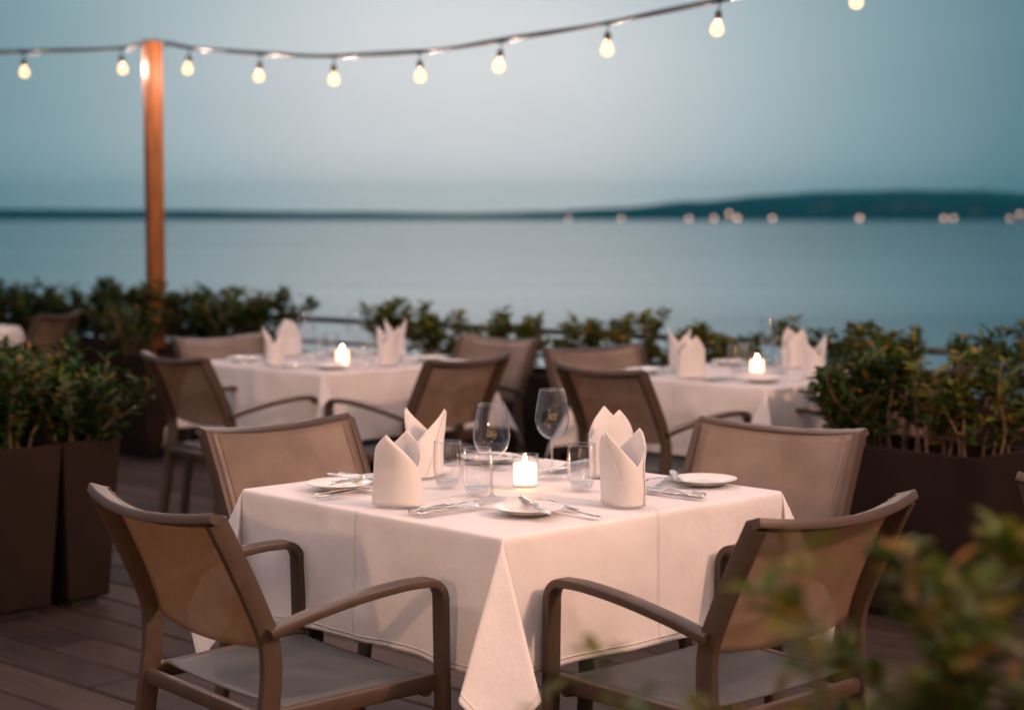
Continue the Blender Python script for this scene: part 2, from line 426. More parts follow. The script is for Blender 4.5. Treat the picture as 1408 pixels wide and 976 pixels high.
hill('far_shore', 2640, 600, [(cx(p, d), cz(y, d)) for p, y in ((-700, 284), (0, 287), (230, 289), (500, 292), (640, 293.5), (760, 291), (900, 286), (1010, 278), (1090, 275), (1200, 272), (1300, 272), (1408, 274), (1700, 278), (2200, 284))], 2)
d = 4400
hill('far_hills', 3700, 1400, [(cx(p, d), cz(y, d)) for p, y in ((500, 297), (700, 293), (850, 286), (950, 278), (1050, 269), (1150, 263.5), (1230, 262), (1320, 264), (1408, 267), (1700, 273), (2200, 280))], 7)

def house(px, y, w_, dp, h, floors, cols, lit, rz):
    loc = (cx(px, y), y, -6.4)
    e = empty('lakeside_house', 'pale house with a lit window on the far shore, blurred to a disc of light', 'house', loc, rz, 'lit houses along the far shore')
    mb = MB(); mb.box((0, 0, h / 2), (w_, dp, h)); mb.build('wall', M['wall'], e, False)
    r = MB(); x, yy = w_ / 2 + .6, dp / 2 + .6
    r.add([(-x, -yy, h), (x, -yy, h), (x, yy, h), (-x, yy, h), (-x, 0, h + 3.2), (x, 0, h + 3.2)], [(0, 1, 5, 4), (2, 3, 4, 5), (0, 4, 3), (1, 2, 5), (0, 3, 2, 1)])
    r.build('roof', M['roof'], e, False)
    ww = w_ / cols * .72; hh = h / floors * .6
    for a in range(cols):
        for b in range(floors):
            q = MB(); q.box((-w_ / 2 + (a + .5) * w_ / cols, -dp / 2 - .12, (b + .55) * h / floors), (ww, .2, hh))
            q.build('window', M['window'] if (a, b) == min(lit) else M['rail'], e, False)
for px, y, w_, h, lit, rz in ((948, 2600, 9, 9, {(0, 0), (1, 0)}, .1), (983, 2605, 9, 9, {(0, 0)}, -.1), (1015, 2600, 11, 10, {(0, 0), (1, 0), (0, 1)}, 0), (1062, 2600, 10, 9, {(0, 0), (1, 0), (1, 1)}, .2),
                     (1183, 2600, 12, 10, {(0, 0), (1, 0), (1, 1)}, 0), (1176, 2610, 8, 9, {(1, 0)}, .1), (1297, 2590, 9, 9, {(0, 0), (1, 0), (0, 1)}, .1), (1311, 2600, 9, 9, {(0, 0), (1, 0)}, -.1),
                     (1387, 2600, 7, 8, {(0, 0)}, 0), (1401, 2610, 8, 11, {(0, 1), (1, 1)}, 0), (783, 2610, 7, 7, {(0, 0)}, 0), (852, 2610, 7, 9, {(1, 0)}, 0), (1003, 2615, 8, 12, {(0, 1)}, 0)):
    house(px, y, w_, 8, h, 2, 2, lit, rz)
for px, y, z in ((1135, 2700, 10), (1205, 2700, 3), (1232, 2690, 8), (1243, 2700, 6), (1270, 2700, 7), (1120, 2700, 5), (1255, 2690, 2), (1340, 2680, 2)):
    e = empty('hillside_house', 'pale unlit house among the trees of the far hillside', 'house', (cx(px, y), y, z - 3), .3, 'unlit houses on the far hillside')
    mb = MB(); mb.box((0, 0, 5), (15, 10, 10)); mb.build('wall', M['wall'], e, False)
    r = MB(); r.add([(-8, -6, 10), (8, -6, 10), (8, 6, 10), (-8, 6, 10), (-8, 0, 14), (8, 0, 14)], [(0, 1, 5, 4), (2, 3, 4, 5), (0, 4, 3), (1, 2, 5), (0, 3, 2, 1)])
    r.build('roof', M['roof'], e, False)

# air between the terrace and the far shore
hz = MB(); hz.box((0, 2630, 38), (9000, 5340, 90)); HAZE_D = .00011
def make_haze():
    m, nt, out = mat('haze'); v = N(nt, 'ShaderNodeVolumePrincipled'); v.inputs['Density'].default_value = HAZE_D
    v.inputs['Color'].default_value = (.14, .95, 1, 1); v.inputs['Anisotropy'].default_value = .7
    nt.links.new(v.outputs[0], out.inputs['Volume']); return m
if HAZE: tag(link('haze', hz.mesh('haze'), make_haze(), None, False), kind='stuff')

# ------------------------------------------------------------------ railing
def railing():
    e = empty('railing', 'dark metal railing with thin horizontal cables along the lake edge of the deck', 'railing', RAIL0, math.atan2(RAILDIR.y, RAILDIR.x))
    h = MB(); h.bar([(-6, 0, .79), (6.2, 0, .79)], .05, .03, (0, 1, 0)); h.build('handrail', M['rail'], e)
    for x in np.arange(-5.6, 6.2, 1.55):
        p = MB(); p.bar([(x, 0, -.1), (x, 0, .775)], .04, .02, (0, 1, 0)); p.build('rail_post', M['rail'], e)
    for z in (.15, .32, .49, .66):
        p = MB(); p.tube([(-6, 0, z), (6.2, 0, z)], .005 if z < .65 else .012, 6); p.build('rail_cable', M['rail'], e)
railing()

# ------------------------------------------------------------------ planters and shrubs
def planter(loc, rz, w_, d_, h_, label, taper=.035):
    """w_ along local x, d_ along local y, open box tapering to its foot"""
    e = empty('planter', label, 'planter', (loc[0], loc[1], 0), rz, 'brown box planters round the terrace')
    mb = MB(); t = .022; f = .03
    rings = [(w_ / 2 - taper, d_ / 2 - taper, f), (w_ / 2, d_ / 2, h_), (w_ / 2 - t, d_ / 2 - t, h_), (w_ / 2 - t, d_ / 2 - t, h_ - .09)]
    vs = [(sx * a, sy * b, z) for a, b, z in rings for sx, sy in ((-1, -1), (1, -1), (1, 1), (-1, 1))]
    fs = [(3, 2, 1, 0)] + [(i * 4 + k, i * 4 + (k + 1) % 4, i * 4 + 4 + (k + 1) % 4, i * 4 + 4 + k) for i in range(3) for k in range(4)]
    mb.add(vs, fs); me = mb.mesh('box'); o = link('box', me, M['planter'], e, False)
    bv = o.modifiers.new('b', 'BEVEL'); bv.width = .004; bv.segments = 2
    s = MB(); n = 14; a, b = w_ / 2 - t - .001, d_ / 2 - t - .001; rnd = random.Random(int(loc[0] * 100))
    vs = [(-a + 2 * a * i / n, -b + 2 * b * j / 8, h_ - .06 + rnd.uniform(-.012, .012)) for j in range(9) for i in range(n + 1)]
    s.add(vs, [(j * (n + 1) + i, j * (n + 1) + i + 1, (j + 1) * (n + 1) + i + 1, (j + 1) * (n + 1) + i) for j in range(8) for i in range(n)])
    s.build('soil', M['soil'], e)
    ft = MB(); ft.box((0, 0, f / 2), (w_ - 2 * taper - .06, d_ - 2 * taper - .06, f)); ft.build('foot', M['under'], e, False)
    return e

def leaf_at(vs, fs, p, dr, up, L_, W_):
    dr = dr.normalized(); s = dr.cross(up)
    if s.length < 1e-3: s = Vector((1, 0, 0))
    s.normalize(); n = s.cross(dr); k = len(vs)
    q = [p, p + dr * L_ * .35 + s * W_ * .8 + n * .12 * W_, p + dr * L_ * .7 + s * W_ * .75 + n * .1 * W_, p + dr * L_ - n * L_ * .12,
         p + dr * L_ * .7 - s * W_ * .75 + n * .1 * W_, p + dr * L_ * .35 - s * W_ * .8 + n * .12 * W_, p + dr * L_ * .5 - n * .22 * W_]
    vs += q
    fs += [(k, k + 1, k + 6), (k + 1, k + 2, k + 6), (k + 2, k + 3, k + 6), (k + 3, k + 4, k + 6), (k + 4, k + 5, k + 6), (k + 5, k, k + 6)]

def shrub(name, base, h, sx, sy, rz, label, cat, group, nstem=9, nleaf=900, ll=.05, seed=0, lm='leaf', bare=.25, lean=1.0):
    """many-stemmed shrub: stems rise from the base ellipse, fork, and carry whorls of lens shaped leaves"""
    rnd = random.Random(seed); e = empty(name, label, cat, base, rz, group)
    st = MB(); vs = []; fs = []; tips = []
    for i in range(nstem):
        a = rnd.uniform(0, 2 * math.pi); r = math.sqrt(rnd.random())
        bx, by = sx * .32 * r * math.cos(a), sy * .32 * r * math.sin(a)
        hh = h * rnd.uniform(.68, 1.0); tx = bx * 2.6 + rnd.uniform(-.06, .06) * lean; ty = by * 2.6 + rnd.uniform(-.06, .06) * lean
        pts = smooth_pts([(bx, by, -.02), (bx * 1.2 + rnd.uniform(-.02, .02), by * 1.2 + rnd.uniform(-.02, .02), hh * .35), (tx * .85, ty * .85, hh * .7), (tx, ty, hh)], 4)
        st.tube(pts, [.006 - .004 * k / len(pts) for k in range(len(pts))], 5); main = pts
        tips.append(main)
        for b in range(rnd.randint(2, 4)):
            k = rnd.randint(int(len(pts) * .3), len(pts) - 3); p0 = pts[k]; an = rnd.uniform(0, 6.28); ln = h * rnd.uniform(.18, .4)
            dv = Vector((math.cos(an), math.sin(an), rnd.uniform(.5, 1.4))).normalized() * ln
            br = smooth_pts([p0, p0 + dv * .5 + Vector((0, 0, -.01)), p0 + dv], 4); st.tube(br, [.003 - .002 * k2 / len(br) for k2 in range(len(br))], 4); tips.append(br)
    for i in range(nleaf):
        br = tips[rnd.randrange(len(tips))]; t = rnd.random() ** (.8 if bare < .2 else .6)
        if br[0].z < h * .1: t = bare + (1 - bare) * t
        k = t * (len(br) - 1.01); j = int(k); p = br[j].lerp(br[j + 1], k - j)
        ax = (br[j + 1] - br[j]).normalized(); an = rnd.uniform(0, 6.28)
        out_ = Vector((math.cos(an), math.sin(an), 0)); dr = out_ * rnd.uniform(.6, 1.1) + ax * rnd.uniform(.1, .9) + Vector((0, 0, rnd.uniform(-.3, .25)))
        L_ = ll * rnd.uniform(.55, 1.15); leaf_at(vs, fs, p, dr, Vector((rnd.uniform(-.4, .4), rnd.uniform(-.4, .4), 1)), L_, L_ * rnd.uniform(.17, .27))
    me = bpy.data.meshes.new('foliage'); me.from_pydata(vs, [], fs); me.update()
    link('foliage', me, M[lm], e); st.build('stems', M['bark'], e)
    return e

G1 = 'shrubs in the left front planters'
LD = Vector((-.70, .714, 0)); SD = Vector((.70, .70, 0))
def rect_center(corner, a, la, b, lb): return Vector((corner[0], corner[1], 0)) + a * (la / 2) + b * (lb / 2)
aL = math.atan2(LD.y, LD.x)
c1 = rect_center((-1.575, 6.31), LD, .85, -SD, .36); planter(c1, aL, .85, .36, .6, 'dark brown planter at the left edge with its near corner towards the camera')
c2 = rect_center((-1.41, 6.50), LD, .85, -SD, .235); planter(c2, aL, .85, .235, .6, 'dark brown planter just right of the leftmost planter, behind the front left chair')
for i, (c, t, h, lab) in enumerate(((c1, -.30, .37, 'dense dark green shrub over the near corner of the leftmost planter'), (c1, .0, .35, 'dark green shrub in the middle of the leftmost planter'), (c1, .3, .36, 'dark green shrub at the far end of the leftmost planter'),
                                  (c2, -.31, .34, 'green shrub spilling over the front right corner of the second left planter'), (c2, -.05, .36, 'leafy shrub with yellow tips in the middle of the second left planter'), (c2, .25, .37, 'tall leafy shrub at the far end of the second left planter'))):
    p = c + LD * t
    shrub('shrub', (p.x, p.y, .54), h, .36, .34 if i < 3 else .30, aL, lab, 'shrub', G1, 16, 1500, .062, 20 + i, 'leaf', .08, 1.6)
# planter carrying the timber post
PP = Vector((-2.08, 10.66, 0))
planter(PP, R(45), .56, .56, .6, 'square brown planter at the foot of the timber post')
shrub('shrub', (PP.x - .12, PP.y - .14, .54), .36, .34, .34, 0, 'green shrub in front of the timber post', 'shrub', 'shrubs along the railing', 12, 900, .05, 31, 'leaf', .1)
# row along the railing
ra = math.atan2(RAILDIR.y, RAILDIR.x)
def rp_(s, off=.36): return RAIL0 + RAILDIR * s + INW * off
row = [(-3.75, .40, 'railing at the far left'), (-2.9, .42, 'railing left of the far chair'), (-2.05, .40, 'railing behind the far chair'), (-1.2, .44, 'railing left behind the timber post'), (-.33, .42, 'railing right of the timber post'),
       (1.17, .40, 'railing right of the left back table'), (2.03, .37, 'railing between the two back tables'), (2.89, .38, 'railing left of the right back table'), (3.75, .39, 'railing behind the right back table'), (4.61, .38, 'railing beyond the long right planter')]
for i, (s, h, w_) in enumerate(row):
    c = rp_(s); planter(c, ra, .82, .38, .62, 'brown planter along the ' + w_)
    dense = i < 5
    for k, t in enumerate((-.27, 0, .27) if dense else (-.25, .12)):
        c = rp_(s + t)
        shrub('shrub', (c.x, c.y, .56), h * (.95, .88, 1.0)[k], .36 if dense else .30, .3, ra, '%s shrub in the planter along the %s' % (('left hand', 'middle', 'right hand')[k] if dense else ('left hand', 'right hand')[k], w_),
              'shrub', 'shrubs along the railing', 12 if dense else 8, 1500 if dense else 900, .060, 60 + i * 5 + k, 'leaf' if dense else 'leaf2', .1 if dense else .42)
# big planter on the right
RD = Vector((-.686, .727, 0)); RS = Vector((.62, .785, 0))
cR = rect_center((1.55, 5.91), RD, .78, RS, .38); aR = math.atan2(RD.y, RD.x)
planter(cR, aR, .78, .38, .6, 'long dark brown planter behind the right hand chairs')
for i, (t, h, n, lm, lab, br, ns) in enumerate(((-.29, .40, 620, 'leaf2', 'sparse orange tipped shrub at the near right corner of the long right planter', .3, 6), (-.10, .39, 480, 'leaf2', 'thin open shrub with orange leaves in the long right planter, second from the near corner', .35, 5),
                                 (.10, .37, 900, 'leaf', 'leafy shrub right of the densest one in the long right planter', .1, 11), (.27, .37, 1150, 'leaf', 'dense shrub at the far left end of the long right planter', .05, 13))):
    p = cR + RD * t
    shrub('shrub', (p.x, p.y, .54), h, .27, .30, aR, lab, 'shrub', 'shrubs in the long right planter', ns, n, .064, 130 + i, lm, br, 1.3)
# foreground planter, lower right, close to the camera
cF = Vector((.38, 1.52, 0)); planter(cF, R(2), 1.0, .46, .6, 'planter under the out of focus shrubs in the lower right foreground')
for i, (x, y, z, h, n, lab) in enumerate(((.49, 1.55, .55, .60, 3000, 'out of focus green shrub at the right edge of the foreground'), (.40, 1.62, .52, .44, 1500, 'tall out of focus shrub overlapping the front right chair'), (.13, 1.60, .52, .43, 1500, 'low out of focus shrub tips at the bottom edge below the front right chair seat'), (.46, 1.40, .50, .38, 1100, 'out of focus shrub in the bottom right corner'))):
    shrub('foreground_shrub', (x, y, z), h, .26, .24, 0, lab, 'shrub', 'out of focus foreground shrubs', 8, n, .042, 160 + i, 'leaf2', .12)

# ------------------------------------------------------------------ timber post and the string of bulbs
pe = empty('timber_post', 'square orange brown timber post rising from the planter and carrying the bulb string', 'post', (-2.10, 10.72, 0), R(28))
mb = MB(); mb.bar([(0, 0, .5), (0, 0, 2.40)], .094, .094, (1, 0, 0), .08); mb.build('shaft', M['post'], pe, True, 30)
mb = MB(); mb.bar([(0, 0, 2.401), (0, 0, 2.413)], .104, .104, (1, 0, 0), .1); mb.build('cap', M['rail'], pe, True, 30)
mb = MB(); mb.tube([(.05, 0, 2.37), (.075, 0, 2.37), (.082, 0, 2.385)], .005, 6); mb.build('hook', M['rail'], pe)

def make_bulb(src=None, loc=(0, 0, 0), rz=0, tilt=(0, 0), label=''):
    e = empty('light_bulb', label, 'light bulb', loc, 0, 'warm glowing bulbs on the string light')
    e.rotation_euler = (tilt[0], tilt[1], rz); return e
BULB_PARTS = {}
def bulb_meshes():
    a = MB(); a.tube([(0, 0, .004), (0, 0, -.045)], .0035, 6); a.box((0, 0, 0), (.016, .016, .02)); BULB_PARTS['hanger'] = (a.mesh('hanger'), M['rail'])
    s = MB(); s.lathe([(0, -.040), (.010, -.041), (.0145, -.046), (.0155, -.062), (.0165, -.078), (.0165, -.082), (0, -.083)], 20); BULB_PARTS['socket'] = (s.mesh('socket'), M['socket'])
    g = MB(); g.lathe([(0, -.081), (.0125, -.0825), (.0135, -.088), (.0185, -.097), (.0255, -.108), (.0285, -.121), (.0265, -.134), (.019, -.144), (.0095, -.149), (0, -.150)], 14); BULB_PARTS['glass_globe'] = (g.mesh('glass_globe'), M['bulb'])
    pass
    for me, m in BULB_PARTS.values(): me.materials.append(m); me.polygons.foreach_set('use_smooth', [True] * len(me.polygons))
bulb_meshes()
BLD = bpy.data.lights.new('bulb_light', 'POINT'); BLD.energy = BULB_W; BLD.color = (1, .66, .56); BLD.shadow_soft_size = .007
def bulb(loc, tilt, label, group='warm glowing bulbs on the string light'):
    e = empty('light_bulb', label, 'light bulb', loc, 0, group); e.rotation_euler = (tilt[0], tilt[1], 0)
    for k, (me, m) in BULB_PARTS.items():
        o = bpy.data.objects.new(k, me); C.objects.link(o); o.parent = e
    o = bpy.data.objects.new('bulb_light', BLD); C.objects.link(o); o.parent = e; o.location = (0, 0, -.116)
def cable(pts, label, name='string_light_cable'):
    mb = MB(); P = smooth_pts(pts, 8)
    mb.tube(P, .0075, 8); mb.tube([p + Vector((.004, .003, .011 + .004 * math.sin(i * .5))) for i, p in enumerate(P)], .0045, 6)
    return tag(mb.build(name, M['cable']), label, 'cable')
PT = (-2.02, 10.68, 2.39); PL = (-2.17, 10.74, 2.385)
B = [(-1.842, 10.50, 2.347), (-1.377, 10.05, 2.273), (-.935, 9.63, 2.225), (-.463, 9.20, 2.21), (-.049, 8.80, 2.227), (.438, 8.38, 2.269), (.901, 7.97, 2.32), (1.413, 7.55, 2.39)]
EXT = [(1.92, 7.1, 2.49), (2.45, 6.65, 2.62), (3.0, 6.2, 2.78)]
BL = [(-2.305, 10.80, 2.372), (-2.94, 11.05, 2.372), (-3.55, 11.3, 2.39), (-4.15, 11.55, 2.44)]
cable([PT] + B + EXT, 'dark cable of the bulb string swooping from the post to the upper right')
cable([PL] + BL, 'dark cable of the bulb string running left from the post')
tl = [(.0, .12), (0, .08), (0, .0), (.0, -.02), (0, .12), (0, .03), (.0, .10), (0, .0)]
names = ['first bulb right of the timber post', 'second bulb right of the timber post', 'third bulb right of the timber post', 'bulb at the lowest point of the string, left of the tilted one', 'bulb right of the lowest point, tilted a little to the left',
         'sixth bulb right of the post, on the rising cable', 'bulb where the cable leaves the top of the picture', 'bulb cut by the top edge of the picture at the right']
for p, t, n in zip(B, tl, names): bulb(p, t, 'glowing ' + n)
for p, t, n in zip(BL[:2], ((0, -.12), (0, -.03)), ('glowing bulb just left of the timber post, tilted outward', 'glowing bulb nearest the left edge of the picture')): bulb(p, t, n)
# assumed other strings, unseen and added for their light, above and behind the photographer (they show in the glasses and light the chairs)
k = 0
for a, b, n in (((-3.6, 7.6, 2.85), (2.9, 1.75, 2.85), 12), ((-4.9, 5.9, 2.75), (1.7, 0.05, 2.75), 12), ((1.6, 5.4, 2.8), (4.2, -1.0, 2.8), 10)):
    a, b = Vector(a), Vector(b); pts = []
    for i in range(n + 2):
        t = i / (n + 1); p = a.lerp(b, t); p.z -= .25 * 4 * t * (1 - t); pts.append(p)
    cable(pts, 'assumed dark cable of the unseen bulb string %s' % ('over the nearest table', 'over the camera', 'above the right edge of the deck')[k]); k += 1
    for p in pts[1:-1]: bulb(p, (0, 0), 'assumed glowing bulb on unseen strings overhead, above the picture', 'assumed glowing bulbs on unseen strings above the picture')
def restaurant():  # assumed unseen front; its lit windows are added for warm highlights in the glasses
    e = empty('assumed_restaurant_front', 'assumed low restaurant front with added tall lit windows, unseen behind the photographer', 'building', (0, -7.5, 0))
    xs = [-6.6, -5.4, -3.4, -2.2, -.6, .6, 2.2, 3.4, 5.4, 6.6]; hw = .22
    w_ = MB(); w_.box((0, -.15, 3.3), (16, .3, 1.6)); w_.box((0, -.15, .2), (16, .3, .4)); edges = [-8] + [q for x in xs for q in (x - hw, x + hw)] + [8]
    for a, b in zip(edges[::2], edges[1::2]): w_.box(((a + b) / 2, -.15, 1.45), (b - a, .3, 2.1))
    w_.build('wall', M['plaster'], e, False)
    r = MB(); r.box((0, .3, 4.17), (16.6, 1.6, .14)); r.build('roof', M['rail'], e, False)
    for x in xs:
        p = MB(); p.box((x, -.22, 1.45), (2 * hw - .07, .02, 2.03)); f = p.build('window', M['assumed_lit_glass'], e, False)
        m = MB()
        for zz in (.42, 1.1, 1.8, 2.48): m.box((x, -.1, zz), (2 * hw - .002, .06, .035))
        for sx in (-1, 1): m.box((x + sx * (hw - .018), -.1, 1.45), (.034, .058, 2.02))
        m.build('frame', M['rail'], f, False)
restaurant()
# two assumed lanterns out of view, added to light the cloths and chairs
def lantern(loc, rz, energy, col, label, rad=.09):
    e = empty('assumed_lantern_post', label, 'lantern', (loc[0], loc[1], 0), rz)
    p = MB(); p.tube([(0, 0, 0), (0, 0, loc[2] - .16)], .03, 12); p.build('pole', M['rail'], e)
    h = MB(); h.lathe([(0, loc[2] + .24), (.05, loc[2] + .22), (.15, loc[2] + .15), (.15, loc[2] + .14), (0, loc[2] + .16)], 24); h.build('shade', M['rail'], e)
    h = MB(); h.lathe([(0, loc[2] - .17), (.12, loc[2] - .16), (.12, loc[2] - .145), (0, loc[2] - .14)], 24); h.build('tray', M['rail'], e)
    for a in range(3):
        q = MB(); q.tube([(.11 * math.cos(a * 2.1), .11 * math.sin(a * 2.1), loc[2] - .15), (.12 * math.cos(a * 2.1), .12 * math.sin(a * 2.1), loc[2] + .16)], .004, 6); q.build('strut', M['rail'], e)
    ld = bpy.data.lights.new('assumed_lantern_light', 'POINT'); ld.energy = energy; ld.color = col; ld.shadow_soft_size = rad
    lo = bpy.data.objects.new('assumed_lantern_light', ld); C.objects.link(lo); lo.location = (0, 0, loc[2]); lo.parent = e
lantern((-2.6, -2.0, 2.15), 0, LANT[0], (1, .56, .30), 'assumed black lantern post behind the photographer to the left')
lantern((3.7, 1.7, 3.2), 0, LANT[1], (1, .53, .33), 'assumed black lantern post out of view to the right of the photographer')

# ------------------------------------------------------------------ chairs
def make_chair():
    root = empty('terrace_chair', 'x', 'chair')
    fm = M['frame']
    prof = [(-.215, 0), (-.195, .12), (-.165, .28), (-.146, .42), (-.136, .51), (-.141, .58), (-.168, .65), (-.208, .735), (-.253, .824)]
    for s in (-1, 1):
        P = smooth_pts([(s * .240, y, z) for y, z in prof], 5)
        mb = MB(); mb.bar(P, .020, .042, (1, 0, 0), .14); mb.build('rear_leg', fm, root, True, 40)
        A = smooth_pts([(s * .254, -.150, .598), (s * .262, -.06, .622), (s * .270, .05, .644), (s * .273, .15, .655), (s * .273, .212, .655)], 5)
        mb = MB(); mb.bar(A, .040, .018, (1, 0, 0), .2); mb.build('armrest', fm, root, True, 40)
        Fp = [(s * .273, .212, .655)] + [(s * .273, .212 + .038 * math.sin(R(a)), .617 + .038 * math.cos(R(a))) for a in range(15, 91, 15)] + [(s * .2725, .254, .40), (s * .272, .262, .2), (s * .272, .275, 0)]
        mb = MB(); mb.bar(Fp, .040, .018, (1, 0, 0), .2); mb.build('front_leg', fm, root, True, 40)
        mb = MB(); mb.bar([(s * .240, -.150, .425), (s * .244, .05, .432), (s * .252, .245, .440)], .020, .036, (1, 0, 0), .3); mb.build('side_rail', fm, root, True, 40)
    # top rail: bowed back and dipping in the middle
    T = [(x, -.255 - .036 * (1 - (x / .25) ** 2), .829 - .018 * (1 - (x / .25) ** 2)) for x in np.linspace(-.2505, .2505, 17)]
    mb = MB(); mb.bar(T, .038, .020, (0, -1, .30), .14); mb.build('top_rail', fm, root, True, 40)
    mb = MB(); mb.bar([(-.232, -.148, .42), (.232, -.148, .42)], .022, .032, (0, 1, 0), .3); mb.build('rear_rail', fm, root, True, 40)
    mb = MB(); mb.bar([(-.258, .225, .428), (.258, .225, .428)], .024, .030, (0, 1, 0), .3); mb.build('front_rail', fm, root, True, 40)
    # backrest sling
    vs = []; nx, nz = 22, 16
    for j in range(nz + 1):
        t = j / nz
        for i in range(nx + 1):
            x = -.2295 + .459 * i / nx; q = 1 - (x / .2295) ** 2
            z0 = .560 - .012 * q; z = z0 + (.828 - .018 * q - z0) * t
            y = np.interp(z, [a[1] for a in prof[3:]], [a[0] for a in prof[3:]]) - .034 * q * (.75 + .25 * t) + .013 + .006 * t
            vs.append((x, y, z))
    fs = [(j * (nx + 1) + i, j * (nx + 1) + i + 1, (j + 1) * (nx + 1) + i + 1, (j + 1) * (nx + 1) + i) for j in range(nz) for i in range(nx)]
    mb = MB(); mb.add(vs, fs); o = mb.build('backrest', M['sling'], root); sm = o.modifiers.new('s', 'SOLIDIFY'); sm.thickness = .002; sm.offset = 0
    # piped hems of the sling
    for s in (-1, 1):
        col = [Vector(vs[j * (nx + 1) + (1 if s < 0 else nx - 1)]) + Vector((0, .003, 0)) for j in range(nz + 1)]
        mb = MB(); mb.tube(col, .0022, 6); mb.build('piping', M['sling'], o)
    # seat sling
    vs = []; ny = 18
    for j in range(ny + 1):
        t = j / ny; y = -.118 + .365 * t
        for i in range(nx + 1):
            x = -.232 - .012 * t + (.464 + .024 * t) * i / nx; q = 1 - (x / .24) ** 2
            z = .452 + .008 * t - .018 * q * math.sin(math.pi * min(1, .15 + t * .8)) - (.012 if abs(x) > .228 else 0)
            if t > .93: z -= .012 * (t - .93) / .07
            vs.append((x, y, z))
    fs = [(j * (nx + 1) + i, j * (nx + 1) + i + 1, (j + 1) * (nx + 1) + i + 1, (j + 1) * (nx + 1) + i) for j in range(ny) for i in range(nx)]
    mb = MB(); mb.add(vs, fs); o = mb.build('seat', M['seat'], root); sm = o.modifiers.new('s', 'SOLIDIFY'); sm.thickness = .004; sm.offset = -1
    return root
chair0 = make_chair()
first = [True]
GF, GL, GR_ = 'chairs at the front table', 'chairs at the left back table', 'chairs at the right back table'
def chair(x, y, fx, fy, label, group):
    rz = math.atan2(fy, fx) - math.pi / 2
    if first[0]:
        first[0] = False; chair0.location = (x, y, 0); chair0.rotation_euler = (0, 0, rz); chair0['label'] = label; chair0['group'] = group; return chair0
    return copy_tree(chair0, (x, y, 0), rz, label, group)
chair(-.512, 3.732, .776, .63, 'front left taupe sling chair at the near table, its back to the camera', GF)
chair(.452, 3.685, -.69, .72, 'front right taupe sling chair seen from behind, partly covered by foreground leaves', GF)
chair(-.46, 4.741, .694, -.72, 'taupe sling chair on the far left side of the front table, facing the camera', GF)
chair(.566, 4.666, -.60, -.80, 'taupe sling chair on the far right side of the front table, before the long planter', GF)
chair(-1.165, 7.47, .773, .634, 'sling chair with orange lit top rail, left of the left back table', GL)
chair(-.375, 7.36, -.79, .61, 'blurred chair at the near right of the left back table, back to the camera', GL)
chair(-1.18, 8.24, .70, -.70, 'blurred chair behind the left back table, nearest the hedge', GL)
chair(-.24, 8.22, -.70, -.70, 'pale lit chair behind the left back table, facing the camera at its right', GL)
chair(.53, 6.90, .80, .60, 'sling chair with a warm lit top rail at the left of the right back table', GR_)
chair(.48, 7.58, .52, -.85, 'blurred chair behind the right back table, only its top showing', GR_)
chair(1.42, 6.98, -.72, .69, 'chair at the right back table, mostly hidden by the shrubs of the long planter', GR_)
chair(-2.86, 10.50, -.93, .20, 'small far chair at the left before the hedge', 'chairs at the farthest table')
chair(1.47, 3.94, .70, .71, 'chair at the right edge behind the foreground shrubs, mostly out of the picture', 'chairs at the table beyond the right edge')

